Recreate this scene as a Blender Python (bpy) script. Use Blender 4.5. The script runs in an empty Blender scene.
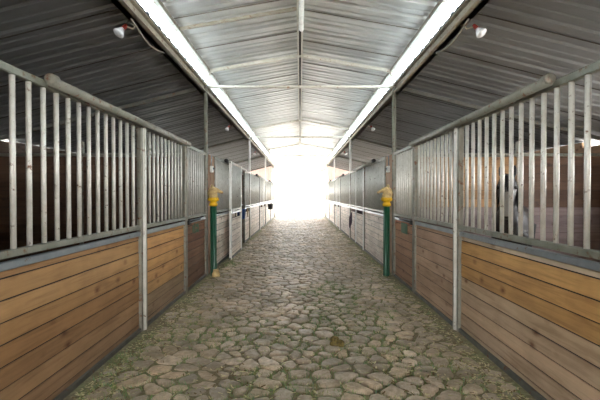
import bpy, bmesh, math, random
from mathutils import Vector, Matrix, noise

random.seed(7)
sc = bpy.context.scene
COL = sc.collection
PI = math.pi

# ------------------------------------------------------------------ constants (metres)
EYE = 1.45
W = 1.68            # half width of the aisle
BAY = 6.17
Y0 = 0.98           # start of the first stall bay
TOP = 2.20          # top of the stall fronts

def lin(c):
    out = []
    for v in c[:3]:
        v = v / 255.0
        out.append(v / 12.92 if v <= 0.04045 else ((v + 0.055) / 1.055) ** 2.4)
    return (out[0], out[1], out[2], 1.0)

# ------------------------------------------------------------------ mesh builder
class MB:
    def __init__(self):
        self.v = []; self.f = []; self.sm = []; self.mi = []; self.col = []
        self.cur = (1, 1, 1, 1); self.m = 0
    def vert(self, p):
        self.v.append(tuple(p)); self.col.append(self.cur); return len(self.v) - 1
    def face(self, idx, smooth=False):
        self.f.append(tuple(idx)); self.sm.append(smooth); self.mi.append(self.m)
    def box(self, lo, hi, bev=0.0):
        x0, y0, z0 = [min(a, b) for a, b in zip(lo, hi)]
        x1, y1, z1 = [max(a, b) for a, b in zip(lo, hi)]
        if bev <= 0:
            i = [self.vert(p) for p in ((x0,y0,z0),(x1,y0,z0),(x1,y1,z0),(x0,y1,z0),(x0,y0,z1),(x1,y0,z1),(x1,y1,z1),(x0,y1,z1))]
            for q in ((3,2,1,0),(4,5,6,7),(0,1,5,4),(1,2,6,5),(2,3,7,6),(3,0,4,7)):
                self.face([i[k] for k in q])
            return
        b = min(bev, (x1-x0)/2.01, (y1-y0)/2.01, (z1-z0)/2.01)
        bm = bmesh.new()
        bmesh.ops.create_cube(bm, size=1.0)
        for v in bm.verts:
            v.co = Vector((x0 + (v.co.x+.5)*(x1-x0), y0 + (v.co.y+.5)*(y1-y0), z0 + (v.co.z+.5)*(z1-z0)))
        bmesh.ops.bevel(bm, geom=bm.edges[:], offset=b, segments=1, affect='EDGES', profile=0.5)
        self.add_bm(bm)
    def add_bm(self, bm, smooth=False, mat=None):
        base = len(self.v)
        bm.verts.ensure_lookup_table()
        for v in bm.verts:
            self.vert(mat @ v.co if mat else v.co)
        for f in bm.faces:
            self.face([base + v.index for v in f.verts], smooth)
        bm.free()
    def obox(self, a, b, w, h, up=(0,0,1)):
        """a bar of rectangular section w x h from a to b"""
        a = Vector(a); b = Vector(b); d = (b-a).normalized()
        up = Vector(up)
        if abs(d.dot(up)) > .98: up = Vector((1,0,0))
        s = d.cross(up).normalized(); u = s.cross(d).normalized()
        idx = []
        for p in (a, b):
            for sx, sz in ((-1,-1),(1,-1),(1,1),(-1,1)):
                idx.append(self.vert(p + s*sx*w/2 + u*sz*h/2))
        for q in ((0,1,2,3),(7,6,5,4),(0,4,5,1),(1,5,6,2),(2,6,7,3),(3,7,4,0)):
            self.face([idx[k] for k in q])
    def tube(self, pts, r, n=10, caps=True, closed=False):
        pts = [Vector(p) for p in pts]
        rs = r if isinstance(r, (list, tuple)) else [r]*len(pts)
        rings = []
        prev = None
        m = len(pts)
        for i, p in enumerate(pts):
            if closed:
                d = pts[(i+1) % m] - pts[(i-1) % m]
            else:
                d = pts[min(i+1, m-1)] - pts[max(i-1, 0)]
            d.normalize()
            if prev is None:
                up = Vector((0,0,1)) if abs(d.z) < .95 else Vector((1,0,0))
                s = d.cross(up).normalized()
            else:
                s = (prev - d*prev.dot(d)).normalized()
            prev = s
            u = s.cross(d).normalized()
            rings.append([self.vert(p + (s*math.cos(2*PI*k/n) + u*math.sin(2*PI*k/n))*rs[i]) for k in range(n)])
        for i in range(m if closed else m-1):
            a, b = rings[i], rings[(i+1) % m]
            for k in range(n):
                self.face((a[k], a[(k+1) % n], b[(k+1) % n], b[k]), True)
        if caps and not closed:
            self.face(rings[0][::-1]); self.face(rings[-1])
    def loft(self, rings, n=14):
        """rings: (centre, axis u, axis v) ; ellipse cu + sv"""
        R = []
        for c, u, v in rings:
            c = Vector(c); u = Vector(u); v = Vector(v)
            R.append([self.vert(c + u*math.cos(2*PI*k/n) + v*math.sin(2*PI*k/n)) for k in range(n)])
        for a, b in zip(R, R[1:]):
            for k in range(n):
                self.face((a[k], a[(k+1) % n], b[(k+1) % n], b[k]), True)
        self.face(R[0][::-1], True); self.face(R[-1], True)
    def lathe(self, prof, c=(0,0,0), n=18, axis='Z', caps=True):
        c = Vector(c)
        R = []
        for r, h in prof:
            ring = []
            for k in range(n):
                a = 2*PI*k/n
                q = Vector((r*math.cos(a), r*math.sin(a), h))
                if axis == 'Y': q = Vector((q.x, q.z, q.y))
                if axis == 'X': q = Vector((q.z, q.x, q.y))
                ring.append(self.vert(c + q))
            R.append(ring)
        for a, b in zip(R, R[1:]):
            for k in range(n):
                self.face((a[k], a[(k+1) % n], b[(k+1) % n], b[k]), True)
        if caps:
            self.face(R[0][::-1]); self.face(R[-1])
    def mesh(self, name, mats):
        me = bpy.data.meshes.new(name)
        me.from_pydata(self.v, [], self.f)
        for m in mats: me.materials.append(m)
        me.polygons.foreach_set('use_smooth', self.sm)
        me.polygons.foreach_set('material_index', self.mi)
        at = me.attributes.new('tint', 'FLOAT_COLOR', 'POINT')
        flat = []
        for c in self.col: flat += list(c)
        at.data.foreach_set('color', flat)
        me.update()
        bm = bmesh.new(); bm.from_mesh(me)
        bmesh.ops.recalc_face_normals(bm, faces=bm.faces[:])
        bm.to_mesh(me); bm.free()
        return me

def obj(name, mb, mats, parent=None, loc=(0,0,0), rot=(0,0,0)):
    if not isinstance(mats, (list, tuple)): mats = [mats]
    me = mb.mesh(name, mats) if isinstance(mb, MB) else mb
    o = bpy.data.objects.new(name, me)
    COL.objects.link(o)
    o.location = loc; o.rotation_euler = rot
    if parent is not None: o.parent = parent
    return o

def thing(name, label, cat, loc=(0,0,0), rotz=0.0, group=None):
    o = bpy.data.objects.new(name, None)
    o.empty_display_size = .1
    COL.objects.link(o)
    o.location = loc; o.rotation_euler = (0,0,rotz)
    return tag(o, label, cat, group)

def tag(o, label, cat, group=None, kind=None):
    if label: o['label'] = label
    if cat: o['category'] = cat
    if group: o['group'] = group
    if kind: o['kind'] = kind
    return o

def struct(name, mb, mats, **k):
    o = obj(name, mb, mats, **k); o['kind'] = 'structure'; return o

# ------------------------------------------------------------------ materials
def new_mat(name):
    m = bpy.data.materials.new(name); m.use_nodes = True
    nt = m.node_tree
    return m, nt, nt.nodes['Principled BSDF']

def N(nt, t, **kw):
    n = nt.nodes.new(t)
    for k, v in kw.items():
        if k in n.inputs: n.inputs[k].default_value = v
        else: setattr(n, k, v)
    return n

def ramp(nt, src, stops):
    r = nt.nodes.new('ShaderNodeValToRGB')
    el = r.color_ramp.elements
    el[0].position, el[0].color = stops[0]
    el[1].position, el[1].color = stops[-1]
    for p, c in stops[1:-1]:
        e = el.new(p); e.color = c
    nt.links.new(src, r.inputs[0])
    return r

def coords(nt, scale=(1,1,1), space='Object'):
    tc = nt.nodes.new('ShaderNodeTexCoord')
    mp = nt.nodes.new('ShaderNodeMapping')
    mp.inputs['Scale'].default_value = scale
    nt.links.new(tc.outputs[space], mp.inputs['Vector'])
    return mp.outputs[0]

def worldpos(nt, scale=(1,1,1)):
    g = nt.nodes.new('ShaderNodeNewGeometry')
    mp = nt.nodes.new('ShaderNodeMapping')
    mp.inputs['Scale'].default_value = scale
    nt.links.new(g.outputs['Position'], mp.inputs['Vector'])
    return mp.outputs[0]

def mixc(nt, a, b, fac, mode='MIX'):
    m = nt.nodes.new('ShaderNodeMix'); m.data_type = 'RGBA'; m.blend_type = mode
    for s, k in ((a, 6), (b, 7)):
        if isinstance(s, (tuple, list)): m.inputs[k].default_value = s
        else: nt.links.new(s, m.inputs[k])
    if isinstance(fac, (int, float)): m.inputs[0].default_value = fac
    else: nt.links.new(fac, m.inputs[0])
    return m.outputs[2]

def bump(nt, bsdf, h, strength=.3, dist=.01):
    b = nt.nodes.new('ShaderNodeBump')
    b.inputs['Strength'].default_value = strength
    b.inputs['Distance'].default_value = dist
    nt.links.new(h, b.inputs['Height'])
    nt.links.new(b.outputs[0], bsdf.inputs['Normal'])

def metal(name, c, c2=None, metallic=.5, rough=.45, rust=0.0, rustc=(110,70,42), scale=6):
    m, nt, b = new_mat(name)
    p = worldpos(nt)
    n1 = N(nt, 'ShaderNodeTexNoise', Scale=scale, Detail=6.0, Roughness=.65); nt.links.new(p, n1.inputs['Vector'])
    r = ramp(nt, n1.outputs['Fac'], [(.3, lin(c)), (.7, lin(c2 or c))])
    col = r.outputs[0]
    if rust > 0:
        n2 = N(nt, 'ShaderNodeTexNoise', Scale=scale*2.3, Detail=8.0, Roughness=.7); nt.links.new(p, n2.inputs['Vector'])
        rr = ramp(nt, n2.outputs['Fac'], [(.62-rust*.25, (0,0,0,1)), (.70-rust*.2, (1,1,1,1))])
        col = mixc(nt, col, lin(rustc), rr.outputs[0])
    nt.links.new(col, b.inputs['Base Color'])
    b.inputs['Metallic'].default_value = metallic
    b.inputs['Roughness'].default_value = rough
    bump(nt, b, n1.outputs['Fac'], .08, .005)
    return m

def plain(name, c, rough=.6, c2=None, scale=20, metallic=0.0):
    m, nt, b = new_mat(name)
    p = coords(nt)
    n1 = N(nt, 'ShaderNodeTexNoise', Scale=scale, Detail=4.0); nt.links.new(p, n1.inputs['Vector'])
    d = tuple(max(0, v*.82) for v in c)
    r = ramp(nt, n1.outputs['Fac'], [(.3, lin(c2 or d)), (.65, lin(c))])
    nt.links.new(r.outputs[0], b.inputs['Base Color'])
    b.inputs['Roughness'].default_value = rough
    b.inputs['Metallic'].default_value = metallic
    bump(nt, b, n1.outputs['Fac'], .1, .004)
    return m

def wood(name, axis='Y', knots=True):
    """plank colour comes from the planks themselves; grain, knots and dirt are added"""
    m, nt, b = new_mat(name)
    a = nt.nodes.new('ShaderNodeAttribute'); a.attribute_name = 'tint'
    sc_ = {'Y': (9, 1.1, 16), 'Z': (14, 14, 1.2), 'X': (1.1, 9, 16)}[axis]
    p = worldpos(nt, sc_)
    n1 = N(nt, 'ShaderNodeTexNoise', Scale=1.6, Detail=7.0, Roughness=.62, Distortion=.5); nt.links.new(p, n1.inputs['Vector'])
    g = ramp(nt, n1.outputs['Fac'], [(.28, (.62,.56,.5,1)), (.5, (.93,.92,.9,1)), (.75, (1.08,1.06,1.04,1))])
    col = mixc(nt, a.outputs['Color'], g.outputs[0], 1.0, 'MULTIPLY')
    if knots:
        kp = worldpos(nt, {'Y': (0, 4.2, 7.0), 'Z': (5, 5, 3.2), 'X': (4.2, 0, 7)}[axis])
        v = N(nt, 'ShaderNodeTexVoronoi', Scale=1.0, Randomness=1.0); nt.links.new(kp, v.inputs['Vector'])
        dn = N(nt, 'ShaderNodeMath', operation='MULTIPLY_ADD'); nt.links.new(n1.outputs['Fac'], dn.inputs[0]); dn.inputs[1].default_value = .14; nt.links.new(v.outputs['Distance'], dn.inputs[2])
        kr = ramp(nt, dn.outputs[0], [(.13, (1,1,1,1)), (.20, (.55,.55,.55,1)), (.34, (0,0,0,1))])
        sx_ = nt.nodes.new('ShaderNodeSeparateXYZ'); nt.links.new(v.outputs['Color'], sx_.inputs[0])
        pick = N(nt, 'ShaderNodeMath', operation='GREATER_THAN'); nt.links.new(sx_.outputs[0], pick.inputs[0]); pick.inputs[1].default_value = .52
        kf = N(nt, 'ShaderNodeMath', operation='MULTIPLY'); nt.links.new(kr.outputs[0], kf.inputs[0]); nt.links.new(pick.outputs[0], kf.inputs[1])
        col = mixc(nt, col, mixc(nt, col, (.40,.27,.20,1), 1.0, 'MULTIPLY'), kf.outputs[0])
    n2 = N(nt, 'ShaderNodeTexNoise', Scale=2.2, Detail=5.0, Roughness=.6); nt.links.new(worldpos(nt), n2.inputs['Vector'])
    s = ramp(nt, n2.outputs['Fac'], [(.35, (.80,.77,.74,1)), (.6, (1.04,1.04,1.04,1))])
    col = mixc(nt, col, s.outputs[0], .8, 'MULTIPLY')
    nt.links.new(col, b.inputs['Base Color'])
    b.inputs['Roughness'].default_value = .72
    bump(nt, b, n1.outputs['Fac'], .25, .006)
    return m

M = {}
M['bar'] = metal('galvanised bar', (202,198,188), (230,227,220), metallic=.25, rough=.42, rust=.10, scale=9)
M['rail'] = metal('grey green rail', (118,120,108), (146,146,134), metallic=.35, rough=.5, rust=.28, rustc=(112,84,58))
M['strip'] = metal('blue grey strip', (128,136,142), (152,158,162), metallic=.45, rough=.42, rust=.05)
M['sill'] = metal('dull sill', (86,86,80), (112,110,102), metallic=.3, rough=.6, rust=.2)
M['post'] = metal('pale post', (200,196,188), (226,222,216), metallic=.2, rough=.45, rust=.06)
M['paint'] = metal('white painted steel', (232,230,224), (246,244,240), metallic=0.0, rough=.5, rust=.03)
M['edge'] = metal('frame edge', (120,116,104), (150,146,134), metallic=.35, rough=.5, rust=.3)
M['track'] = metal('track tube', (116,115,104), (142,141,130), metallic=.2, rough=.6, rust=.25)
M['rust'] = metal('rusty steel', (118,82,54), (146,108,74), metallic=.2, rough=.75, rust=.4, rustc=(84,50,30))
M['tanrust'] = metal('tan rusty steel', (150,122,88), (178,154,120), metallic=.15, rough=.65, rust=.25, rustc=(120,84,54))
M['beam'] = metal('painted beam', (146,138,120), (172,164,148), metallic=.2, rough=.55, rust=.22)
M['rafter'] = metal('rafter steel', (194,188,174), (216,211,200), metallic=.25, rough=.5, rust=.2, rustc=(150,112,74))
M['black'] = plain('black rubber', (24,24,25), .6)
M['wood'] = wood('plank wood', 'Y')
M['woodx'] = wood('partition wood', 'X')
M['woodz'] = wood('upright board wood', 'Z')
M['white'] = plain('white plastic', (236,234,228), .4)
M['green'] = plain('dark green paint', (20,76,52), .34, c2=(18,70,50))
M['yellow'] = plain('yellow paint', (236,184,10), .45)
M['sand'] = plain('cream paint', (214,188,132), .6, c2=(150,118,74), scale=14)
M['blue'] = plain('blue plastic', (30,72,132), .4)
M['mauve'] = plain('mauve rope', (92,70,84), .85, c2=(58,44,54))
M['rope'] = plain('tan rope', (186,160,124), .85)
M['plate'] = plain('green plate', (44,92,56), .6, c2=(70,96,60), scale=8)
M['red'] = plain('red lamp rim', (150,44,34), .5)
M['bulb'] = plain('lamp glass', (240,242,246), .15)
M['cable'] = plain('grey cable', (150,142,128), .6)
M['dung'] = plain('manure', (128,112,62), .95, c2=(66,56,30), scale=40)

def roof_mat(name, c, c2, metallic, rough):
    m, nt, b = new_mat(name)
    p = worldpos(nt, (1, 1, 1))
    n1 = N(nt, 'ShaderNodeTexNoise', Scale=.9, Detail=5.0, Roughness=.6); nt.links.new(p, n1.inputs['Vector'])
    p2 = worldpos(nt, (1.2, 9, 1))
    n2 = N(nt, 'ShaderNodeTexNoise', Scale=1.5, Detail=6.0, Roughness=.65); nt.links.new(p2, n2.inputs['Vector'])
    r1 = ramp(nt, n1.outputs['Fac'], [(.35, lin(c)), (.65, lin(c2))])
    r2 = ramp(nt, n2.outputs['Fac'], [(.3, (.72,.72,.71,1)), (.62, (1,1,1,1))])
    col = mixc(nt, r1.outputs[0], r2.outputs[0], .5, 'MULTIPLY')
    nt.links.new(col, b.inputs['Base Color'])
    b.inputs['Metallic'].default_value = metallic
    rr = ramp(nt, n1.outputs['Fac'], [(.3, (rough-.08,)*3+(1,)), (.7, (rough+.08,)*3+(1,))])
    nt.links.new(rr.outputs[0], b.inputs['Roughness'])
    return m
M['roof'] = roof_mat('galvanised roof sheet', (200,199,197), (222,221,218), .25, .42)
M['roofside'] = roof_mat('shaded galvanised roof sheet', (122,123,124), (142,143,144), .3, .5)  # galvanised grey darkened, puts the side roofs' shade into the colour
M['lapsoft'] = plain('soft lap shade and dirt', (128,118,106), .8)  # softer lap strips, painted shade along with grime
M['lap'] = plain('roof joint shade and dirt', (58,48,40), .9)  # dark strips stand in for lap and ridge shade, with some lap dirt

def translucent(name, c, trans, clear):
    m = bpy.data.materials.new(name); m.use_nodes = True
    nt = m.node_tree; nt.nodes.clear()
    out = nt.nodes.new('ShaderNodeOutputMaterial')
    n1 = N(nt, 'ShaderNodeTexNoise', Scale=3.0, Detail=4.0); nt.links.new(worldpos(nt), n1.inputs['Vector'])
    r = ramp(nt, n1.outputs['Fac'], [(.3, tuple(v*.92 for v in lin(c)[:3])+(1,)), (.7, lin(c))])
    t = nt.nodes.new('ShaderNodeBsdfTranslucent'); d = nt.nodes.new('ShaderNodeBsdfDiffuse'); k = nt.nodes.new('ShaderNodeBsdfTransparent')
    for s in (t, d, k): nt.links.new(r.outputs[0], s.inputs['Color'])
    a = nt.nodes.new('ShaderNodeMixShader'); a.inputs[0].default_value = trans
    nt.links.new(d.outputs[0], a.inputs[1]); nt.links.new(t.outputs[0], a.inputs[2])
    b = nt.nodes.new('ShaderNodeMixShader'); b.inputs[0].default_value = clear
    nt.links.new(a.outputs[0], b.inputs[1]); nt.links.new(k.outputs[0], b.inputs[2])
    nt.links.new(b.outputs[0], out.inputs['Surface'])
    return m
M['fibre'] = translucent('clear fibreglass sheet', (226,242,248), .85, .48)
M['pink'] = translucent('pink fibreglass sheet', (196,132,124), .10, 0.0)
M['blush'] = translucent('faded blush fibreglass sheet', (232,200,192), .16, 0.0)

def stone_mat():
    m, nt, b = new_mat('cobblestone')
    a = nt.nodes.new('ShaderNodeAttribute'); a.attribute_name = 'tint'
    p = worldpos(nt)
    n1 = N(nt, 'ShaderNodeTexNoise', Scale=26.0, Detail=7.0, Roughness=.65); nt.links.new(p, n1.inputs['Vector'])
    g = ramp(nt, n1.outputs['Fac'], [(.28, (.62,.60,.57,1)), (.6, (1,1,1,1)), (.8, (1.14,1.13,1.1,1))])
    col = mixc(nt, a.outputs['Color'], g.outputs[0], 1.0, 'MULTIPLY')
    n2 = N(nt, 'ShaderNodeTexNoise', Scale=1.7, Detail=6.0, Roughness=.7); nt.links.new(p, n2.inputs['Vector'])
    dr = ramp(nt, n2.outputs['Fac'], [(.42, (0,0,0,1)), (.62, (.8,.8,.8,1))])
    col = mixc(nt, col, lin((128,116,92)), dr.outputs[0])
    nt.links.new(col, b.inputs['Base Color'])
    rr = ramp(nt, n1.outputs['Fac'], [(.3, (.58,)*3+(1,)), (.7, (.36,)*3+(1,))])
    nt.links.new(rr.outputs[0], b.inputs['Roughness'])
    bump(nt, b, n1.outputs['Fac'], .8, .016)
    return m
M['stone'] = stone_mat()

def dirt_mat():
    m, nt, b = new_mat('packed dirt')
    p = worldpos(nt)
    n1 = N(nt, 'ShaderNodeTexNoise', Scale=30.0, Detail=8.0, Roughness=.7); nt.links.new(p, n1.inputs['Vector'])
    n2 = N(nt, 'ShaderNodeTexNoise', Scale=2.1, Detail=6.0, Roughness=.7); nt.links.new(p, n2.inputs['Vector'])
    r1 = ramp(nt, n1.outputs['Fac'], [(.3, lin((100,92,70))), (.55, lin((138,128,102))), (.75, lin((178,166,138)))])
    r2 = ramp(nt, n2.outputs['Fac'], [(.46, (0,0,0,1)), (.62, (1,1,1,1))])
    gcol = ramp(nt, n1.outputs['Fac'], [(.3, lin((98,104,72))), (.7, lin((156,158,118)))])
    col = mixc(nt, r1.outputs[0], gcol.outputs[0], r2.outputs[0])
    nt.links.new(col, b.inputs['Base Color'])
    b.inputs['Roughness'].default_value = .95
    bump(nt, b, n1.outputs['Fac'], .7, .02)
    return m
M['dirt'] = dirt_mat()

def leafy(name):
    m, nt, b = new_mat(name)
    a = nt.nodes.new('ShaderNodeAttribute'); a.attribute_name = 'tint'
    nt.links.new(a.outputs['Color'], b.inputs['Base Color'])
    b.inputs['Roughness'].default_value = .8
    return m
M['blade'] = leafy('blades and straw')
M['ground'] = plain('pale outdoor ground', (206,203,197), .9, c2=(192,188,181), scale=.6)
M['barnwall'] = plain('pale wall paint', (236,228,222), .8)

# ------------------------------------------------------------------ floor and cobbles
def edge_rise(x, y):
    e = max(0.0, (abs(x) - 1.18) / .5)
    n = noise.noise(Vector((x*1.7, y*1.7, 3.3)))
    n2 = noise.noise(Vector((x*.5, y*.45, 9.1)))
    return -.007 + .024*min(1.0, e)**1.3 + .007*n + .008*n2

def build_floor():
    mb = MB()
    xs = [-6.4, -5.4, -3.5, -1.95] + [-1.8 + .12*i for i in range(31)] + [1.95, 3.5, 5.4, 6.4]
    ys = [-12, -6, -3, -1, 0] + [.6 + .12*i for i in range(100)] + [12.6 + .4*i for i in range(52)] + [33.6]
    idx = []
    for y in ys:
        row = []
        for x in xs:
            z = edge_rise(x, y) if abs(x) <= 1.85 and y > .5 else .0
            row.append(mb.vert((x, y, z)))
        idx.append(row)
    for j in range(len(ys)-1):
        for i in range(len(xs)-1):
            mb.face((idx[j][i], idx[j][i+1], idx[j+1][i+1], idx[j+1][i]), True)
    o = struct('floor', mb, M['dirt'])
    return o
build_floor()

def clip(poly, px, py, nx, ny):
    """keep the side where (p - (px,py)).n <= 0"""
    out = []
    m = len(poly)
    for i in range(m):
        a = poly[i]; b = poly[(i+1) % m]
        da = (a[0]-px)*nx + (a[1]-py)*ny
        db = (b[0]-px)*nx + (b[1]-py)*ny
        if da <= 0: out.append(a)
        if (da < 0 < db) or (db < 0 < da):
            t = da/(da-db)
            out.append((a[0]+(b[0]-a[0])*t, a[1]+(b[1]-a[1])*t))
    return out

def chaikin(poly, it):
    for _ in range(it):
        q = []
        m = len(poly)
        for i in range(m):
            a = poly[i]; b = poly[(i+1) % m]
            q.append((a[0]*.78+b[0]*.22, a[1]*.78+b[1]*.22))
            q.append((a[0]*.22+b[0]*.78, a[1]*.22+b[1]*.78))
        poly = q
    return poly

JOINTS = []
def build_cobbles():
    rnd = random.Random(21)
    sx, sy = .158, .134
    pts = {}
    nx_, ny_ = 26, 244
    for j in range(ny_):
        for i in range(-nx_//2, nx_//2):
            x = (i + .5 + (.5 if j % 2 else 0))*sx + rnd.uniform(-.43, .43)*sx
            y = 1.2 + j*sy + rnd.uniform(-.45, .45)*sy
            pts[(i, j)] = (x, y)
    drop = [k for k in pts if rnd.random() < .16]        # leaves room for bigger stones
    for k in drop: del pts[k]
    mb = MB()
    for (i, j), (x, y) in pts.items():
        if abs(x) > 1.72: continue
        poly = [(x-.35, y-.35), (x+.35, y-.35), (x+.35, y+.35), (x-.35, y+.35)]
        near = []
        for dj in range(-3, 4):
            for di in range(-3, 4):
                q = pts.get((i+di, j+dj))
                if q and (di or dj): near.append(q)
        near.sort(key=lambda q: (q[0]-x)**2 + (q[1]-y)**2)
        gap = rnd.uniform(.007, .017)
        for q in near[:20]:
            dx, dy = q[0]-x, q[1]-y
            L = math.hypot(dx, dy)
            dx /= L; dy /= L
            poly = clip(poly, x + dx*(L/2-gap), y + dy*(L/2-gap), dx, dy)
            if len(poly) < 3: break
        if len(poly) < 3: continue
        cx = sum(p[0] for p in poly)/len(poly); cy = sum(p[1] for p in poly)/len(poly)
        if max(abs(p[0]) for p in poly) > 1.665: continue
        far = y > 12
        poly = chaikin(poly, 1 if far else 2)
        poly = [(p[0] + .020*noise.noise(Vector((p[0]*17, p[1]*17, 5.5))), p[1] + .018*noise.noise(Vector((p[0]*17, p[1]*17, 15.5)))) for p in poly]
        size = sum(math.hypot(p[0]-cx, p[1]-cy) for p in poly)/len(poly)
        if size < .026: continue
        base = noise.noise(Vector((x*.7, y*.6, 1.0)))*.006
        hgt = rnd.uniform(.004, .019) + base
        tx, ty = rnd.uniform(-.05, .05), rnd.uniform(-.05, .05)
        k = rnd.random()
        c = lin((rnd.uniform(182, 216),)*3)
        warm = rnd.uniform(.0, 1.0)
        mb.cur = (c[0]*(1.10+.08*warm), c[1]*(.93-.01*warm), c[2]*(.76-.12*warm), 1)
        if k > .93: mb.cur = tuple(v*1.15 for v in mb.cur[:3])+(1,)
        if k < .10: mb.cur = tuple(v*.8 for v in mb.cur[:3])+(1,)
        rings = []
        specs = ((1.0, -.035), (.985, hgt*.2), (.93, hgt*.72), (.80, hgt*.97), (.45, hgt*1.12)) if not far else ((1.0, -.03), (.95, hgt*.6), (.7, hgt))
        off = rnd.uniform(0, 99)
        for s, h in specs:
            ring = []
            for p in poly:
                vx, vy = cx + (p[0]-cx)*s, cy + (p[1]-cy)*s
                w = noise.noise(Vector((vx*16, vy*16, off)))*.0045 if s < .97 else 0
                ring.append(mb.vert((vx, vy, h + (vx-cx)*tx + (vy-cy)*ty + w)))
            rings.append(ring)
        m = len(poly)
        for a, b in zip(rings, rings[1:]):
            for q in range(m):
                mb.face((a[q], a[(q+1) % m], b[(q+1) % m], b[q]), True)
        ctr = mb.vert((cx, cy, hgt*1.15))
        r = rings[-1]
        for q in range(m):
            mb.face((r[q], r[(q+1) % m], ctr), True)
        if y < 9:
            for p in poly[::2]: JOINTS.append((p[0] + (p[0]-cx)*.06, p[1] + (p[1]-cy)*.06))
    me = bpy.data.meshes.new('cobblestone_paving')
    me.from_pydata(mb.v, [], mb.f)
    me.materials.append(M['stone'])
    me.polygons.foreach_set('use_smooth', mb.sm)
    at = me.attributes.new('tint', 'FLOAT_COLOR', 'POINT')
    at.data.foreach_set('color', [v for c in mb.col for v in c])
    me.update()
    o = bpy.data.objects.new('cobblestone_paving', me); COL.objects.link(o)
    o['kind'] = 'structure'
build_cobbles()

def build_litter():
    rnd = random.Random(5)
    g = MB()
    for (x, y) in JOINTS:
        p = noise.noise(Vector((x*.9, y*.8, 4.0))) + .45*noise.noise(Vector((x*3, y*3, 8.0)))
        if y < 4.3: p += .42*max(0, 1-abs(x-.50)/.95)*(4.6-y)/1.4 + (.25 if x < -.85 and y < 3.6 else 0)
        p -= max(0, y-4.2)*.09
        if p < .10 or rnd.random() > .85: continue
        for _ in range(rnd.randint(4, 9)):
            bx, by = x + rnd.gauss(0, .022), y + rnd.gauss(0, .022)
            if abs(bx) > 1.62: continue
            h = rnd.uniform(.008, .030); a = rnd.uniform(0, 2*PI); w = rnd.uniform(.002, .0045)
            c = lin((rnd.uniform(112, 160), rnd.uniform(130, 170), rnd.uniform(86, 122))); g.cur = c
            z = edge_rise(bx, by)
            i0 = g.vert((bx - w*math.cos(a), by - w*math.sin(a), z)); i1 = g.vert((bx + w*math.cos(a), by + w*math.sin(a), z))
            i2 = g.vert((bx + rnd.gauss(0, .012), by + rnd.gauss(0, .012), z + h + .012))
            g.face((i0, i1, i2))
    o = obj('grass', g, M['blade'])
    tag(o, 'short green grass sprouting between the cobblestones', 'grass', kind='stuff')
    s = MB()
    for _ in range(15000):
        y = 1.7 + 9.0*rnd.random()**1.7
        if rnd.random() < .6:
            x = rnd.choice((-1, 1))*(1.60 - abs(rnd.gauss(0, .20)))
        else:
            x = rnd.uniform(-1.6, 1.6)
            if noise.noise(Vector((x*1.3, y*1.3, 2.0))) < .12: continue
        if _ % 5 < 2 and JOINTS:
            x, y = rnd.choice(JOINTS)
            if y > 3.2 + 4*rnd.random(): continue
            x += rnd.gauss(0, .012); y += rnd.gauss(0, .012)
        if abs(x) > 1.62: continue
        L = rnd.uniform(.007, .026); w = rnd.uniform(.0025, .006); a = rnd.uniform(0, 2*PI)
        k = rnd.random()
        c = lin((214,202,160)) if k < .5 else lin((168,172,120)) if k < .75 else lin((120,100,64))
        s.cur = c
        z = max(edge_rise(x, y), .006) + .010
        dx, dy = math.cos(a), math.sin(a)
        q = [(-L,-w),(L,-w),(L,w),(-L,w)]
        ii = [s.vert((x + u*dx - v*dy, y + u*dy + v*dx, z + rnd.uniform(0, .004))) for u, v in q]
        s.face(ii)
    o = obj('straw_litter', s, M['blade'])
    tag(o, 'straw and hay flecks scattered along the foot of the stall fronts', 'straw', kind='stuff')
build_litter()

# ------------------------------------------------------------------ roof
def corrugated(mb, xa, za, xb, zb, y0, y1, pitch=.36, hgt=.028, lap=True, lapphase=0.0):
    prof = [(0,0),(.10,0),(.115,.4),(.145,.4),(.16,0),(.24,0),(.262,1),(.318,1),(.34,0)]
    k = pitch/.36
    pts = []
    n = 0
    y = y0
    while y < y1:
        for dz, h in prof:
            yy = y + dz*k
            if yy <= y1: pts.append((yy, h*hgt))
        y += pitch; n += 1
    mb.m = 0
    nx = 6
    rows = []
    for yy, h in pts:
        rows.append([mb.vert((xa + (xb-xa)*t/nx, yy, za + (zb-za)*t/nx + h)) for t in range(nx+1)])
    for a, b in zip(rows, rows[1:]):
        for t in range(nx):
            mb.face((a[t], a[t+1], b[t+1], b[t]))
    if lap:
        mb.m = 1
        j = 0
        y = y0 + lapphase
        while y < y1:
            jj = .006
            mb.obox((xa, y+.20*k, za-.004), (xb, y+.20*k, zb-.004), .016, .006, up=(0,0,1))
            y += pitch*3
        mb.m = 0

RY0, RY1 = -9.2, 31.9
RZ, RS = 3.99, .175
for nm, s in (('ceiling_aisle_left', -1), ('ceiling_aisle_right', 1)):
    mb = MB(); corrugated(mb, 0, RZ, s*1.80, RZ - RS*1.80, RY0, RY1, hgt=.036, lapphase=.1 if s < 0 else .45)
    struct(nm, mb, [M['roof'], M['lapsoft']])
SZ, SS = 3.43, .25
for nm, s in (('ceiling_left', -1), ('ceiling_right', 1)):
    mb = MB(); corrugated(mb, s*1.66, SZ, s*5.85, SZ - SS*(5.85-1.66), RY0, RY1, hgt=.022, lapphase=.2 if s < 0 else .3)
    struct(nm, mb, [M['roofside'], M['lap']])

# translucent strips between the roof levels
for nm, s in (('window_1', -1), ('window_2', 1)):
    mb = MB()
    y = RY0
    while y < RY1 - .1:
        y2 = min(y + 1.8, RY1)
        n = 20
        rows = []
        for t in range(n+1):
            yy = y + (y2-y)*t/n
            w = .006*math.sin(2*PI*t/2.5)
            rows.append((mb.vert((s*(1.715+w), yy, 3.40)), mb.vert((s*(1.69+w), yy, 3.70))))
        for a, b in zip(rows, rows[1:]): mb.face((a[0], a[1], b[1], b[0]), True)
        y += 1.79
    struct(nm, mb, M['fibre'])
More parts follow.
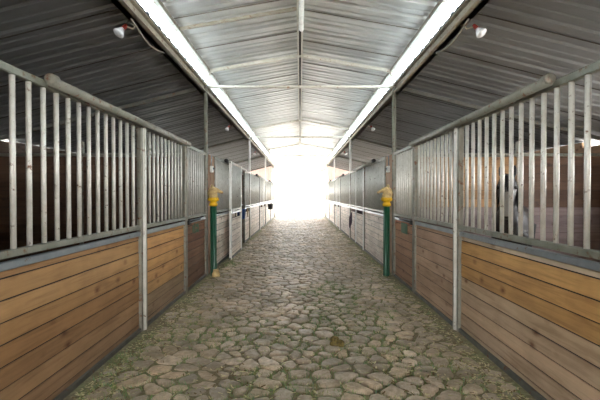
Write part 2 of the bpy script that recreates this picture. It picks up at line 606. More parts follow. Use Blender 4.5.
# beams
for nm, s in (('beam_left', -1), ('beam_right', 1)):
    mb = MB()
    mb.box((s*1.70, RY0, 3.27), (s*1.78, RY1, 3.395))
    mb.box((s*1.655, RY0, 3.385), (s*1.78, RY1, 3.40))
    mb.box((s*1.655, RY0, 3.27), (s*1.78, RY1, 3.282))
    struct(nm, mb, M['beam'])
    mb = MB()
    mb.box((s*1.60, RY0, 3.625), (s*1.655, RY1, 3.685))
    struct('trim_eave_left' if s < 0 else 'trim_eave_right', mb, M['edge'])
mb = MB()
for s in (-1, 1):
    mb.box((s*.018, RY0, 3.85), (s*.045, RY1, 3.965))
mb.m = 1
mb.box((-.018, RY0, 3.93), (.018, RY1, 3.965))  # dark strip painted in for the shade of the ridge gap
struct('beam_ridge', mb, [M['rafter'], M['lap']])

ORD = ['nearest', 'second', 'third', 'fourth', 'farthest']
# ------------------------------------------------------------------ welded steel frames
for k in range(5):
    y = Y0 + BAY*(k+1)
    t = thing('steel_portal_frame', f'{ORD[k]} welded steel roof frame spanning the aisle, two slim posts and a tie beam', 'roof frame', (0, y, 0), 0, 'steel roof frames')
    for s in (-1, 1):
        b = MB(); b.tube([(s*1.68, 0, 0), (s*1.68, 0, 3.37)], .036, 12)
        b.box((s*1.635, -.04, 0), (s*1.725, .04, .012))
        obj('post', b, M['paint'] if k else M['track'], t)
        b = MB(); b.tube([(s*1.68, 0, 3.36), (s*1.66, 0, 3.52), (s*1.60, 0, 3.64)], .022, 8)
        obj('hanger', b, M['rafter'], t)
        b = MB(); b.obox((s*1.62, 0, 3.655), (0, 0, 3.935), .055, .05)
        obj('rafter', b, M['rafter'], t)
        b = MB(); b.obox((s*1.70, 0, 3.37), (s*5.40, 0, 2.445), .06, .06)
        obj('side_rafter', b, M['sill'], t)
    b = MB(); b.tube([(-1.68, 0, 3.375), (1.68, 0, 3.375)], .026, 10)
    obj('tie_beam', b, M['rafter'], t)
b = MB(); b.obox((-1.62, 5.36, 3.66), (-.03, 5.36, 3.935), .03, .04)
tag(obj('roof_brace', b, M['beam']), 'single rust brown brace under the aisle ceiling, nearer than the first frame', 'brace')
b = MB(); b.tube([(.01, -3.0, 3.80), (.02, 5.7, 3.80)], .034, 12)
tag(obj('conduit_pipe', b, M['post']), 'pale pipe slung under the ridge beam', 'pipe')

# ------------------------------------------------------------------ stall fronts
BR = .0165
bar_mb = MB(); bar_mb.tube([(0,0,1.125), (0,0,2.165)], BR, 12)
BAR = bar_mb.mesh('bar', [M['bar']])

def vary(c, a=8, r=random):
    d = r.uniform(-a, a)
    return lin((max(0, min(255, c[0]+d)), max(0, min(255, c[1]+d*.9)), max(0, min(255, c[2]+d*.8))))

def planks(s, L, cols, top=1.02, h=.126, slot=0.0, y0=0.0, axis='Y', v0=-.005, thick=.032, seed=0):
    """boards laid one above the other; s = side; local frame of the panel"""
    r = random.Random(seed)
    mb = MB()
    z = top - slot
    mb.cur = lin((46,34,26)); mb.box((-s*(v0 - .030), y0, .055), (-s*(v0 - .007), y0+L, z))
    i = 0
    first = .045
    while z > .055:
        hh = first if i == 0 else h
        z0 = max(z - hh, .05)
        mb.cur = vary(cols[min(i, len(cols)-1)], 9, r)
        j = r.uniform(0, .004)
        mb.box((-s*(v0 - thick), y0+.004, z0+.006), (-s*(v0 + j), y0+L-.004, z-.004), bev=.002)
        z = z0; i += 1
    return mb

def front(kind, s, ya, yb, cols, label, group, slot=0.0, v=0.0, spacing=.138, endm=None, bars_from=0.0, seed=0, strip='strip', zlift=0.0):
    L = yb - ya
    t = thing('sliding_stall_door' if kind == 'door' else 'stall_grille', label, 'stall door' if kind == 'door' else 'stall panel', (s*W, ya, 0), 0, group)
    X = lambda q: -s*(q + v)
    b = MB(); b.box((X(-.022), .0, 2.150), (X(.022), L, 2.2), bev=.006); obj('top_rail', b, M['rail'], t)
    b = MB(); b.box((X(-.024), .0, 1.09), (X(.024), L, 1.135), bev=.005); obj('bottom_rail', b, M['rail'], t)
    b = MB(); b.box((X(-.02), .02, 1.022), (X(.018), L-.02, 1.068), bev=.004); obj('cap_strip', b, M[strip], t)
    b = MB(); b.box((X(-.03), .0, zlift), (X(.02), L, .055+zlift*.3), bev=.004); obj('sill', b, M['sill'], t)
    for a in (0.0, L-.045):
        b = MB(); b.box((X(-.026), a, zlift), (X(.026), a+.045, 2.2), bev=.005); obj('end_post', b, endm or M['edge'], t)
    mb = planks(s, L-.09, cols, slot=slot, y0=.045, seed=seed)
    obj('plank_infill', mb, M['wood'], t, loc=(-s*v, 0, 0))
    n = max(1, int(round((L - bars_from - .09)/spacing)) - 1)
    for i in range(n):
        yy = bars_from + .045 + (L - bars_from - .09)*(i+1)/(n+1)
        obj('bar', BAR, None, t, loc=(X(0), yy, 0)) if False else None
        o = bpy.data.objects.new('bar', BAR); COL.objects.link(o); o.parent = t; o.location = (X(0), yy, 0)
    return t

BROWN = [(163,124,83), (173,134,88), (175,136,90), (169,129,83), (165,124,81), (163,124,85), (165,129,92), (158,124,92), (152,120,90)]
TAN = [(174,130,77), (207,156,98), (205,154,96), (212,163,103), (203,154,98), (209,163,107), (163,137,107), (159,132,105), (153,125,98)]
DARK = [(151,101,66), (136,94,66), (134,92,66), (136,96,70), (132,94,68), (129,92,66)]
PALE = [(242,228,216), (238,224,212), (234,220,208), (242,228,218), (232,216,204), (236,222,210)]  # pale weathered boards, whitened further to stand in for far haze and light
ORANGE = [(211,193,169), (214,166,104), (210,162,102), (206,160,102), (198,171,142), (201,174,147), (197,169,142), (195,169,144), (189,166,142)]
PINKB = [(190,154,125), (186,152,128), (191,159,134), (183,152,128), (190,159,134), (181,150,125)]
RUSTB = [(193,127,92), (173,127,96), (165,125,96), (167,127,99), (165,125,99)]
PALEB = [(244,228,218), (238,222,212), (242,228,220), (236,222,212)]  # pale boards of the other side, whitened the same way for far light

SIDEN = {-1: 'left', 1: 'right'}
ABL, CL, DL = 3.27, 4.86, 6.17
SEED = 0
for s in (-1, 1):
    sd = SIDEN[s]
    for k in range(4):
        SEED += 10
        b0 = Y0 + BAY*k
        g1, g2, g3 = f'long barred stall panels on the {sd}', f'sliding stall doors on the {sd}', f'short barred stall panels on the {sd}'
        if k == 0:
            ca, cc, cd = (BROWN, TAN, DARK) if s < 0 else (ORANGE, PINKB, RUSTB)
            la = 'long barred stall panel over warm brown planks, nearest on the left' if s < 0 else 'long barred stall panel over orange and grey planks in front of the horse'
            lc = 'closed sliding stall door with tan orange planks beyond the nearest left post' if s < 0 else 'closed sliding stall door with pinkish brown knotty boards, nearest on the right'
            ld = 'short barred stall panel over dark brown boards bearing a green mark, left side' if s < 0 else 'short barred stall panel over reddish brown boards with a green plate, right side'
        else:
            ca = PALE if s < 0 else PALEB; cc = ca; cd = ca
            o_ = ORD[k] if k < 3 else 'farthest'
            la = f'{o_} long barred stall panel over pale weathered boards on the {sd}, counting from the front'
            lc = f'{o_} sliding stall door with pale boards on the {sd}, counting from the front'
            ld = f'{o_} short barred stall panel over pale boards on the {sd}, counting from the front'
            if k == 1 and s < 0: lc = 'sliding stall door left partly open beside the dark doorway, left side'
        slot = 0.0 if k == 0 else .10
        jam = .66 if k == 1 else .05
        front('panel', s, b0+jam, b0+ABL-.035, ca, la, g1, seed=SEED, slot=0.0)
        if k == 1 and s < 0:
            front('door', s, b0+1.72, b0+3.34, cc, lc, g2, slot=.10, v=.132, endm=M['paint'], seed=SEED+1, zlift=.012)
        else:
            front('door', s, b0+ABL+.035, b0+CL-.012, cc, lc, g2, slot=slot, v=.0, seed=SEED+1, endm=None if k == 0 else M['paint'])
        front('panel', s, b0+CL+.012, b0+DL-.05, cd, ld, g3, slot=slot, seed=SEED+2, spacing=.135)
        # steel post between panel and door
        b = MB(); b.box((s*W-.032, b0+ABL-.034, 0), (s*W+.032, b0+ABL+.034, 2.2), bev=.005)
        b.box((s*(W-.042), b0+ABL-.016, .0), (s*(W-.031), b0+ABL+.016, 2.2))
        o = obj('stall_post', b, M['paint'] if k else M['post'])
        tag(o, (f'{ORD[k] if k < 3 else "farthest"} pale square steel post between the stall panels on the {sd}'), 'post', f'square stall posts on the {sd}')
        # sliding door track
        t = thing('door_track', f'{ORD[k] if k < 3 else "farthest"} round door track tube along the stall tops on the {sd}', 'door track', (s*(W-.064), b0+1.62, 2.190), 0, f'door tracks on the {sd}')
        b = MB(); b.tube([(0, 0, 0), (0, CL-1.62, 0)], .034, 14); obj('tube', b, M['track'], t)
        b = MB(); b.lathe([(.0, -.012), (.034, -.012), (.037, 0), (.037, .05), (.034, .055)] if k == 0 else [(.0, -.06), (.036, -.06), (.046, 0), (.046, .12), (.036, .13)], (0, 0, .012), 14, 'Y')
        obj('end_cap', b, M['edge'] if k == 0 else M['black'], t)
        for q in (.5, 1.6, 2.7):
            b = MB(); b.box((s*.041, q-.02, -.035), (s*.025, q+.02, .025)); obj('bracket', b, M['edge'], t)
        # partition behind the roof frame post
        yp = b0 + BAY
        lt = {(-1, 0): 'dark plank partition inside the nearest left stall', (1, 0): 'brown plank partition with greyish lower boards behind the horse'}.get((s, k), f'{ORD[k]} plank stall partition on the {sd}, seen through the bars')
        t = thing('stall_partition', lt, 'partition', (0, yp, 0), 0, f'stall partitions on the {sd}')
        r = random.Random(k*7 + s)
        mb = MB(); z = 2.13
        mb.cur = lin((70,52,40)); mb.box((s*1.80, .0, .03), (s*5.38, .015, 2.12))
        while z > .03:
            z0 = max(z-.15, .02)
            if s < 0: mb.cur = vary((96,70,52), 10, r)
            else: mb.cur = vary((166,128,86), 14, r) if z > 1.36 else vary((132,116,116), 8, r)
            if s > 0 and z > 1.36:
                mb.box((1.80, -.02, z0+.003), (3.86, .02, z-.003), bev=.003)
                mb.cur = vary((88,62,45), 10, r)
                mb.box((3.92, -.02, z0+.003), (5.38, .02, z-.003), bev=.003)
            else:
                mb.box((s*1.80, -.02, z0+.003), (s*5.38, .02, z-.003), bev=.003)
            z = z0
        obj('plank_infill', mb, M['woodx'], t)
        b = MB(); b.tube([(s*1.80, -.03, 2.165), (s*5.38, -.03, 2.165)], .028, 10); obj('top_rail', b, M['track'], t)
        b = MB(); b.box((s*3.86, -.045, 0), (s*3.92, .03, 2.4)); obj('post', b, M['edge'], t)

# upright board, switch box and hitching post beside each first roof post
def horse_head(scale, s):
    """carved finial: neck rising, head turned to the aisle (+x local)"""
    mb = MB()
    P = lambda x, z: Vector((x, 0, z))
    rings = [((0,0,0), .075, .085), ((.0,0,.05), .068, .085), ((-.005,0,.11), .055, .08), ((.0,0,.17), .048, .07), ((.02,0,.215), .045, .062)]
    mb.loft([(c, (0, w, 0), (d, 0, 0)) for c, w, d in rings], 14)
    ax = Vector((.86, 0, -.50)); ay = Vector((0, 1, 0)); az = Vector((.50, 0, .86))
    o = Vector((-.015, 0, .225))
    hd = [(0, .040, .045), (.03, .050, .060), (.08, .046, .056), (.13, .034, .040), (.17, .028, .032), (.20, .031, .032), (.222, .018, .018)]
    mb.loft([(o + ax*q, ay*w, az*d) for q, w, d in hd], 14)
    for e in (-1, 1):
        mb.tube([o + Vector((.0, e*.028, .035)), o + Vector((-.005, e*.034, .075)), o + Vector((.0, e*.034, .105))], [.018, .014, .003], 8)
    # mane ridge
    mb.loft([((-.075, 0, .04), (0, .016, 0), (.02, 0, 0)), ((-.075, 0, .12), (0, .018, 0), (.028, 0, 0)), ((-.055, 0, .20), (0, .018, 0), (.028, 0, 0)), ((-.02, 0, .265), (0, .014, 0), (.02, 0, .01))], 10)
    return mb

def remesh(o, vox, it):
    m = o.modifiers.new('r', 'REMESH'); m.mode = 'VOXEL'; m.voxel_size = vox; m.use_smooth_shade = True
    m = o.modifiers.new('s', 'SMOOTH'); m.factor = .5; m.iterations = it

for s in (-1, 1):
    sd = SIDEN[s]
    y = Y0 + BAY
    # board
    b = MB(); b.cur = lin((158,120,90)); b.box((s*(W+.02), y+.06, 0.0), (s*(W-.012), y+.36, 2.19), bev=.004)
    b.cur = lin((170,136,108)); b.box((s*(W+.02), y+.362, 0.0), (s*(W-.008), y+.655, 2.19), bev=.004)
    o = obj('upright_boards', b, M['woodz'])
    tag(o, f'full-height brown wooden boards behind the green hitching post on the {sd}', 'boards', 'upright boards by the roof posts')
    # switch box
    t = thing('switch_box', 'white switch box with a dark dial high on the left upright boards' if s < 0 else 'white framed switch box with grey cover high on the right upright boards', 'switch box', (s*(W-.012), y+.30, 1.93), 0, 'switch boxes on the boards')
    b = MB(); b.box((0, -.055, -.06), (-s*.05, .055, .06), bev=.008); obj('body', b, M['white'], t)
    b = MB(); b.box((-s*.05, -.035, -.04), (-s*.056, .035, .04), bev=.003); obj('cover', b, M['strip'], t)
    b = MB(); b.lathe([(.016, 0), (.016, .014), (.012, .02)], (0,0,0), 12, 'X'); obj('dial', b, M['black'], t, loc=(-s*.056, 0, .01), rot=(0, 0, PI if s > 0 else 0))
    b = MB(); b.tube([(-s*.02, 0, .058), (-s*.02, 0, .25)], .010, 8); obj('conduit', b, M['strip'], t)
    # hitching post
    hx, hy = s*1.535, y - .06
    t = thing('hitching_post', f'dark green fluted post with yellow collar and cream horse head finial on the {sd}', 'hitching post', (hx, hy, 0), 0, 'horse head hitching posts')
    b = MB(); n = 40; rr = []
    for z in (0.0, .03, 1.28):
        ring = []
        for q in range(n):
            a = 2*PI*q/n
            r_ = .051 + .006*math.cos(a*8)
            ring.append(b.vert((r_*math.cos(a), r_*math.sin(a), z)))
        rr.append(ring)
    for u, w in zip(rr, rr[1:]):
        for q in range(n): b.face((u[q], u[(q+1) % n], w[(q+1) % n], w[q]), True)
    b.face(rr[0][::-1]); b.face(rr[-1])
    obj('shaft', b, M['green'], t)
    b = MB(); b.lathe([(.058, 1.25), (.070, 1.255), (.076, 1.28), (.070, 1.305), (.060, 1.31), (.060, 1.335), (.076, 1.34), (.096, 1.35), (.100, 1.375), (.094, 1.40), (.075, 1.41)], (0,0,0), 24)
    obj('collar', b, M['yellow'], t)
    h = obj('horse_head', horse_head(1, s), M['sand'], t, loc=(-s*-.005, 0, 1.40), rot=(0, 0, 0 if s < 0 else PI))
    h.scale = (1.0, 1.15, .74); remesh(h, .006, 3)
    if s < 0:
        b = MB(); b.lathe([(.070, 0), (.072, .05), (.055, .10), (.05, .14)], (.045, -.02, 0), 16); obj('foot', b, M['sand'], t)
    # green plate / mark on the short panel, and black latch
    yd = Y0 + (CL + DL)/2 - .05
    b = MB()
    if s > 0:
        b.box((s*(W+.0005), yd-.20, .83), (s*(W-.006), yd+.17, 1.0), bev=.003)
        b.box((s*(W-.006), yd-.12, .87), (s*(W-.010), yd+.09, .96), bev=.002)
        lab = 'small green plate fixed to the reddish boards, right side'
    else:
        for q, (u, w, z0, z1) in enumerate(((-.2, -.12, .86, .97), (-.08, -.03, .84, 1.0), (.0, .1, .85, .90), (.02, .16, .93, .98), (.12, .18, .84, .95))):
            b.box((s*(W+.001), yd+u, z0), (s*(W-.002), yd+w, z1))
        lab = 'faded green painted mark on the dark boards, left side'
    tag(obj('green_plate' if s > 0 else 'green_mark', b, M['plate']), lab, 'plate' if s > 0 else 'mark')
    b = MB(); b.box((s*(W-.019), Y0+CL+.03, 1.01), (s*(W-.055), Y0+CL+.10, 1.075), bev=.006)
    b.tube([(s*(W-.035), Y0+CL+.065, 1.05), (s*(W-.035), Y0+CL+.75, 1.055)], .011, 8)
    tag(obj('latch_bolt', b, M['black']), f'black bolt latch across the cap of the nearest short panel, {sd} side', 'latch', 'bolt latches')

# ------------------------------------------------------------------ walls of the stalls
def back_wall(s, col, opens, name):
    """outer plank wall with openings at the stall backs"""
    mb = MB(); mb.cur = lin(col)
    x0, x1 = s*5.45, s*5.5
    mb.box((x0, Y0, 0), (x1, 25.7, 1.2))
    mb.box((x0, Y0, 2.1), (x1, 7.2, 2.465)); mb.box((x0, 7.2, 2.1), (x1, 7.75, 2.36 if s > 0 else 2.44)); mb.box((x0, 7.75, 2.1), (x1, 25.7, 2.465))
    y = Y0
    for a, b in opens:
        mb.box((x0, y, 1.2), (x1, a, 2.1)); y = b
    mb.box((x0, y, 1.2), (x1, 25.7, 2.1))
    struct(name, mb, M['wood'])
FAR = [(13.7, 16.2), (16.7, 19.1), (19.9, 22.4), (22.9, 25.3)]
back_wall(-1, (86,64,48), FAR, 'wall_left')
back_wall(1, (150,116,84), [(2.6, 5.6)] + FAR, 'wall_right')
for s in (-1, 1):
    mb = MB(); mb.cur = lin((150,116,84)); mb.box((s*1.80, Y0-.07, 0), (s*5.45, Y0-.02, 2.2))
    mb.box((s*1.72, -9.0, 0), (s*1.77, Y0-.08, 2.2))
    mb.box((s*5.45, -9.0, 0), (s*5.5, Y0, 2.465))
    mb.box((s*1.72, -9.1, 0), (s*5.6, -9.05, 2.5))
    struct('wall_near_left' if s < 0 else 'wall_near_right', mb, M['wood'])

# pink gable sheets at the far end
mb = MB()
def sheet(x0, x1, zl0, zl1, zt0, zt1, y=31.86):
    n = max(2, int(abs(x1-x0)/.06))
    rows = []
    for i in range(n+1):
        t_ = i/n; x = x0 + (x1-x0)*t_
        w = .012*(i % 2)
        rows.append((mb.vert((x, y+w, zl0 + (zl1-zl0)*t_)), mb.vert((x, y+w, zt0 + (zt1-zt0)*t_))))
    for a, b_ in zip(rows, rows[1:]): mb.face((a[0], b_[0], b_[1], a[1]))
sheet(.02, 1.66, 2.36, 2.36, RZ-.02, RZ-.02-RS*1.64)
mb.m = 1
sheet(1.76, 5.8, 2.0, 2.0, SZ-.03, SZ-.03-SS*4.1, 25.78)
sheet(-1.76, -5.8, 2.0, 2.0, SZ-.03, SZ-.03-SS*4.1, 25.78)
struct('wall_end', mb, [M['pink'], M['blush']])

# ground outside
mb = MB()
for (x0, x1, y0, y1) in ((-60, 60, 33.5, 140), (-60, -6.3, -30, 33.5), (6.3, 60, -30, 33.5), (-6.3, 6.3, -30, -11.9)):
    i = [mb.vert(p) for p in ((x0,y0,-.01),(x1,y0,-.01),(x1,y1,-.01),(x0,y1,-.01))]; mb.face(i)
struct('ground_outside', mb, M['ground'])

# ------------------------------------------------------------------ lamps, cables
for s in (-1, 1):
    for k in range(3):
        y = 4.30 + 6.2*k
        t = thing('flood_lamp', f'{ORD[k]} white reflector flood lamp under the {SIDEN[s]} roof beam', 'lamp', (s*1.76, y, 3.275), 0, f'flood lamps along the {SIDEN[s]} beam')
        b = MB(); b.tube([(0, 0, .0), (s*.02, 0, -.05), (s*.10, -.02, -.03)], .010, 8); b.box((-.03, -.03, -.008), (.03, .03, .004)); obj('bracket', b, M['beam'], t)
        d = Vector((s*.35, -.45, -.75)).normalized()
        q = Vector((0,0,1)).rotation_difference(d).to_euler()
        b = MB(); b.lathe([(.018, -.02), (.022, .0), (.024, .045), (.030, .05)], (0,0,0), 14); obj('socket', b, M['red'], t, loc=(s*.10, -.02, -.03), rot=q)
        b = MB(); b.lathe([(.024, .045), (.040, .08), (.056, .115), (.058, .125), (.045, .135), (.0, .139)], (0,0,0), 18); obj('bulb', b, M['bulb'], t, loc=(s*.10, -.02, -.03), rot=q)
    b = MB()
    pts = [(s*1.74, 4.15 + .07*i, 3.27 - .085*math.sin(PI*i/14)) for i in range(15)]
    b.tube(pts, .010, 8)
    o = obj('cable', b, M['cable']); tag(o, f'grey cable sagging below the {SIDEN[s]} roof beam near the first lamp', 'cable')

# ------------------------------------------------------------------ hanging tack
# mauve halter on the right short panel
t = thing('halter', 'dark mauve rope halter hanging on the pale stall front, right side', 'halter', (W-.03, 12.62, 0), 0)
b = MB()
r = random.Random(3)
for q in range(5):
    pts = []
    for i in range(16):
        a = 2*PI*i/16
        pts.append((-.03-.012*q, .10*math.sin(a)*(1-.1*q) + r.uniform(-.01, .01), .72 - .03*q + .17*math.cos(a)))
    b.tube(pts, .017, 8, closed=True)
obj('loops', b, M['mauve'], t)
b = MB(); b.tube([(-.05, .05, .80), (-.06, .09, .62), (-.05, .07, .50), (-.05, .10, .42)], .018, 8); obj('lead_end', b, M['mauve'], t)
b = MB(); b.tube([(.01, 0, .90), (-.06, 0, .90), (-.075, 0, .93)], .007, 8); obj('hook', b, M['edge'], t)
# tan rope loop on the left
t = thing('rope_loop', 'tan rope loop hanging beyond the open doorway, left side', 'rope', (-W+.03, 12.35, 0), 0)
b = MB(); b.tube([(.035, .08*math.sin(2*PI*i/18), .92 + .13*math.cos(2*PI*i/18)) for i in range(18)], .012, 8, closed=True); obj('loop', b, M['rope'], t)
b = MB(); b.tube([(-.01, 0, 1.05), (.05, 0, 1.05), (.06, 0, 1.08)], .007, 8); obj('hook', b, M['edge'], t)
# buckets
def bucket(label, mat, loc):
    t = thing('hanging_bucket', label, 'bucket', loc, 0)
    b = MB(); b.lathe([(.0, 0), (.105, 0), (.112, .01), (.14, .26), (.148, .262), (.148, .275), (.135, .275), (.10, .02), (.0, .015)], (0,0,0), 22, caps=False); obj('pail', b, mat, t)
    b = MB(); b.tube([(0, .146*math.cos(PI*i/12), .265 + .12*math.sin(PI*i/12)) for i in range(13)], .005, 6); obj('handle', b, M['strip'], t)
    return t
bucket('blue bucket hanging inside the dark open doorway, left side', M['blue'], (-1.66, 11.25, .78))
b = MB(); b.tube([(-1.72, 11.25, 1.16), (-1.66, 11.25, 1.16)], .008, 8)
b.tube([(-1.70, 10.46, 1.16), (-1.70, 11.88, 1.16)], .012, 8)
tag(obj('stall_chain_bar', b, M['strip']), 'thin bar across the dark open doorway carrying the blue bucket', 'bar')
bucket('black bucket hung on the pale stall front near the exit, left side', M['black'], (-1.50, 20.3, .72))
b = MB(); b.tube([(-1.67, 20.3, 1.10), (-1.50, 20.3, 1.10), (-1.49, 20.3, 1.12)], .008, 8)
tag(obj('bucket_hook', b, M['edge']), 'steel hook holding the black bucket near the exit', 'hook')
for s in (-1, 1):
    b = MB(); b.box((s*1.66-.05, 25.85, 0), (s*1.66+.05, 25.95, 1.56), bev=.006)
    b.box((s*1.66-.06, 25.84, 1.56), (s*1.66+.06, 25.96, 1.60), bev=.006)
    tag(obj('gate_post', b, M['sill']), f'short dark gate post at the bright exit, {SIDEN[s]} side', 'post', 'gate posts at the exit')

# manure on the cobbles
b = MB(); r = random.Random(9)
for q in range(9):
    bm = bmesh.new(); bmesh.ops.create_icosphere(bm, subdivisions=2, radius=r.uniform(.026, .038))
    for v in bm.verts: v.co *= 1 + .16*noise.noise(v.co*40 + Vector((q, 0, 0)))
    a = r.uniform(0, 2*PI); d = r.uniform(0, .06)
    b.add_bm(bm, True, Matrix.Translation((d*math.cos(a), d*math.sin(a), .018 + (.03 if q > 6 else 0))))
tag(obj('manure_clump', b, M['dung'], loc=(.36, 3.80, .012)), 'small brown clump of manure on the cobbles', 'manure')

# ------------------------------------------------------------------ the horse
def horse_mat():
    m, nt, b = new_mat('dark horse coat')
    n1 = N(nt, 'ShaderNodeTexNoise', Scale=30.0, Detail=5.0); nt.links.new(coords(nt), n1.inputs['Vector'])
    coat = ramp(nt, n1.outputs['Fac'], [(.3, lin((16,14,14))), (.7, lin((30,26,26)))])
    a = nt.nodes.new('ShaderNodeTexCoord')
    sp = nt.nodes.new('ShaderNodeSeparateXYZ'); nt.links.new(a.outputs['Object'], sp.inputs[0])
    # pale blaze down the front of the face: |x| small, far forward, between poll and nostrils
    ab = N(nt, 'ShaderNodeMath', operation='ABSOLUTE'); nt.links.new(sp.outputs['X'], ab.inputs[0])
    wob = N(nt, 'ShaderNodeMath', operation='MULTIPLY_ADD'); nt.links.new(n1.outputs['Fac'], wob.inputs[0]); wob.inputs[1].default_value = .05; nt.links.new(ab.outputs[0], wob.inputs[2])
    rx = ramp(nt, wob.outputs[0], [(.082, (1,1,1,1)), (.10, (0,0,0,1))])
    ry = N(nt, 'ShaderNodeMath', operation='LESS_THAN'); nt.links.new(sp.outputs['Y'], ry.inputs[0]); ry.inputs[1].default_value = -.33
    rz = N(nt, 'ShaderNodeMath', operation='LESS_THAN'); nt.links.new(sp.outputs['Z'], rz.inputs[0]); rz.inputs[1].default_value = 1.60
    rz2 = N(nt, 'ShaderNodeMath', operation='GREATER_THAN'); nt.links.new(sp.outputs['Z'], rz2.inputs[0]); rz2.inputs[1].default_value = 1.19
    m1 = N(nt, 'ShaderNodeMath', operation='MULTIPLY'); nt.links.new(ry.outputs[0], m1.inputs[0]); nt.links.new(rz.outputs[0], m1.inputs[1])
    m2 = N(nt, 'ShaderNodeMath', operation='MULTIPLY'); nt.links.new(m1.outputs[0], m2.inputs[0]); nt.links.new(rz2.outputs[0], m2.inputs[1])
    m3 = N(nt, 'ShaderNodeMath', operation='MULTIPLY'); nt.links.new(m2.outputs[0], m3.inputs[0]); nt.links.new(rx.outputs[0], m3.inputs[1])
    col = mixc(nt, coat.outputs[0], lin((150,147,143)), m3.outputs[0])
    nt.links.new(col, b.inputs['Base Color'])
    b.inputs['Roughness'].default_value = .55
    return m
M['horse'] = horse_mat()
M['hair'] = plain('black horse hair', (18,16,16), .6)
M['eye'] = plain('dark eye', (12,9,8), .1)

HX, HY = 2.76, 5.28
t = thing('horse', 'dark horse with a pale grey face looking out through the right stall bars', 'horse', (HX, HY, 0), -.56)
b = MB()
tor = [(-.06,1.08,.10,.16), (.04,1.06,.17,.25), (.2,1.05,.21,.30), (.45,1.02,.225,.31), (.75,.99,.24,.30), (1.0,1.01,.235,.285), (1.22,1.06,.225,.265), (1.40,1.08,.17,.20), (1.48,1.08,.08,.10)]
b.loft([((0, y, z), (rx, 0, 0), (0, 0, rz)) for y, z, rx, rz in tor], 18)
nk = [((0,.16,1.12), .15, .25), ((0,.02,1.28), .12, .21), ((0,-.10,1.42), .095, .17), ((0,-.20,1.55), .082, .13), ((0,-.27,1.63), .078, .10)]
nd = Vector((0, -.62, .78)); nu = Vector((0, .78, .62))
b.loft([(c, (w, 0, 0), nu*d) for c, w, d in nk], 16)
ho = Vector((0, -.235, 1.675)); hd = Vector((0, -.42, -.907)); hn = Vector((0, -.907, .42))
head = [(-.02, .055, .05, 0), (.03, .085, .085, .0), (.10, .108, .115, -.01), (.17, .112, .135, -.02), (.25, .098, .125, -.015), (.33, .078, .092, .0), (.41, .068, .072, .006), (.48, .070, .066, .004), (.535, .066, .058, 0), (.57, .042, .036, -.004)]
b.loft([(ho + hd*q + hn*o_, (w, 0, 0), hn*d) for q, w, d, o_ in head], 18)
for e in (-1, 1):
    b.tube([ho + Vector((e*.055, .01, .0)), ho + Vector((e*.075, .0, .06)), ho + Vector((e*.082, -.01, .11)), ho + Vector((e*.075, -.012, .165))], [.034, .036, .028, .008], 10)
    b.tube([(e*.13, .14, .95), (e*.135, .12, .68), (e*.135, .11, .50), (e*.135, .12, .42), (e*.135, .12, .18), (e*.135, .11, .11), (e*.135, .09, .05), (e*.135, .08, 0.0)], [.11, .075, .055, .046, .033, .042, .042, .058], 12)
    b.tube([(e*.13, 1.22, 1.0), (e*.135, 1.16, .78), (e*.135, 1.26, .60), (e*.135, 1.36, .47), (e*.135, 1.35, .38), (e*.135, 1.32, .18), (e*.135, 1.30, .11), (e*.135, 1.27, .05), (e*.135, 1.25, 0.0)], [.16, .13, .085, .058, .046, .035, .043, .043, .058], 12)
o = obj('body', b, M['horse'], t); remesh(o, .016, 6)
b = MB()
r = random.Random(4)
for i in range(46):
    q = i/45
    base = Vector((0, -.27, 1.70)).lerp(Vector((0, .22, 1.36)), q)
    e = r.choice((-1, 1, 1))
    b.tube([base, base + Vector((e*.07, .0, -.03)), base + Vector((e*(.11 + .03*q), -.01, -.14)), base + Vector((e*(.12 + .04*q), -.02, -.26 - r.uniform(0, .06)))], [.014, .016, .013, .004], 6)
obj('mane', b, M['hair'], t)
b = MB()
for i in range(12):
    x = r.uniform(-.045, .045)
    b.tube([ho + Vector((x*.6, -.0, .03)), ho + Vector((x, -.10, -.0)), ho + Vector((x*1.3, -.165, -.10)), ho + Vector((x*1.5, -.205, -.17 - r.uniform(0, .05)))], [.012, .014, .011, .003], 6)
obj('forelock', b, M['hair'], t)
b = MB()
for i in range(14):
    x = r.uniform(-.04, .04)
    b.tube([(x*.3, 1.46, 1.17), (x*.7, 1.54, 1.10), (x, 1.57, .8), (x*1.2, 1.55, .45 + r.uniform(0, .1))], [.015, .02, .018, .004], 6)
obj('tail', b, M['hair'], t)
for e in (-1, 1):
    bm = bmesh.new(); bmesh.ops.create_uvsphere(bm, u_segments=14, v_segments=10, radius=.021)
    b = MB(); b.add_bm(bm, True, Matrix.Translation(ho + hd*.17 + hn*.045 + Vector((e*.098, 0, 0)))); obj('eye', b, M['eye'], t)

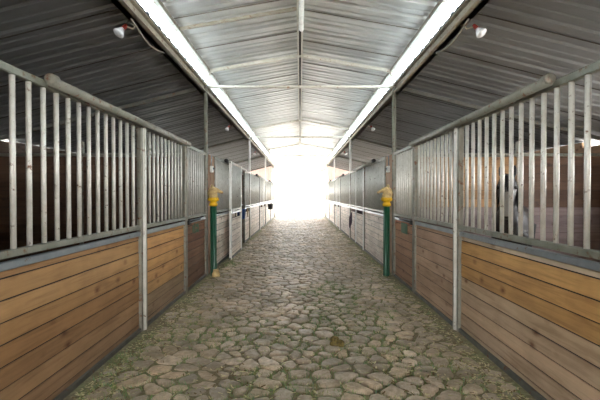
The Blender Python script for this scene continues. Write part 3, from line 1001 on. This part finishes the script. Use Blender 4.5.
# ------------------------------------------------------------------ light: overcast sky
w = bpy.data.worlds.new('sky'); sc.world = w; w.use_nodes = True
nt = w.node_tree
bg = nt.nodes['Background']
tc = nt.nodes.new('ShaderNodeTexCoord'); sp = nt.nodes.new('ShaderNodeSeparateXYZ')
nt.links.new(tc.outputs['Generated'], sp.inputs[0])
rp = ramp(nt, sp.outputs['Z'], [(.0, (1.0, .995, .985, 1)), (1.0, (.93, .96, 1.0, 1))])
nt.links.new(rp.outputs[0], bg.inputs['Color'])
bg.inputs['Strength'].default_value = 5.0

def portal(loc, rot, sx, sy):
    l = bpy.data.lights.new('daylight_opening', 'AREA'); l.shape = 'RECTANGLE'; l.size = sx; l.size_y = sy
    l.cycles.is_portal = True
    o = bpy.data.objects.new('daylight_opening', l); COL.objects.link(o); o.location = loc; o.rotation_euler = rot
portal((0, 32.3, 1.9), (-PI/2, 0, 0), 12, 4.2)
portal((0, -9.3, 2.0), (PI/2, 0, 0), 11.6, 4.2)
L_ = RY1 - RY0
portal((-1.85, (RY0+RY1)/2, 3.55), (0, -PI/2, 0), .34, L_)
portal((1.85, (RY0+RY1)/2, 3.55), (0, PI/2, 0), .34, L_)
portal((5.6, 4.1, 1.65), (0, PI/2, 0), .9, 3.0)
portal((5.6, 19.5, 1.65), (0, PI/2, 0), .9, 11.6)
portal((-5.6, 19.5, 1.65), (0, -PI/2, 0), .9, 11.6)
portal((5.9, 28.8, 1.2), (0, PI/2, 0), 2.6, 6.2)
portal((-5.9, 28.8, 1.2), (0, -PI/2, 0), 2.6, 6.2)

sun = bpy.data.lights.new('sun', 'SUN'); sun.energy = 13.0; sun.angle = .02; sun.color = (1, .985, .96)
so = bpy.data.objects.new('sun', sun); COL.objects.link(so)
so.rotation_euler = Vector((0,0,-1)).rotation_difference(Vector((-.10, -math.cos(.80), -math.sin(.80)))).to_euler()

# ------------------------------------------------------------------ camera
cam = bpy.data.cameras.new('camera'); cam.lens = 24.0; cam.sensor_width = 36.0; cam.clip_end = 400
co = bpy.data.objects.new('camera', cam); COL.objects.link(co)
co.location = (0, 0, EYE); co.rotation_euler = (PI/2 - math.atan(5/400), 0, 0)
sc.camera = co
sc.view_settings.view_transform = 'Standard'; sc.view_settings.look = 'None'
sc.view_settings.gamma = 1.0; sc.view_settings.use_curve_mapping = False
sc.view_settings.exposure = 2.2
sc.cycles.use_denoising = True
sc.cycles.diffuse_bounces = 6
sc.cycles.max_bounces = 14
sc.cycles.sample_clamp_indirect = 12
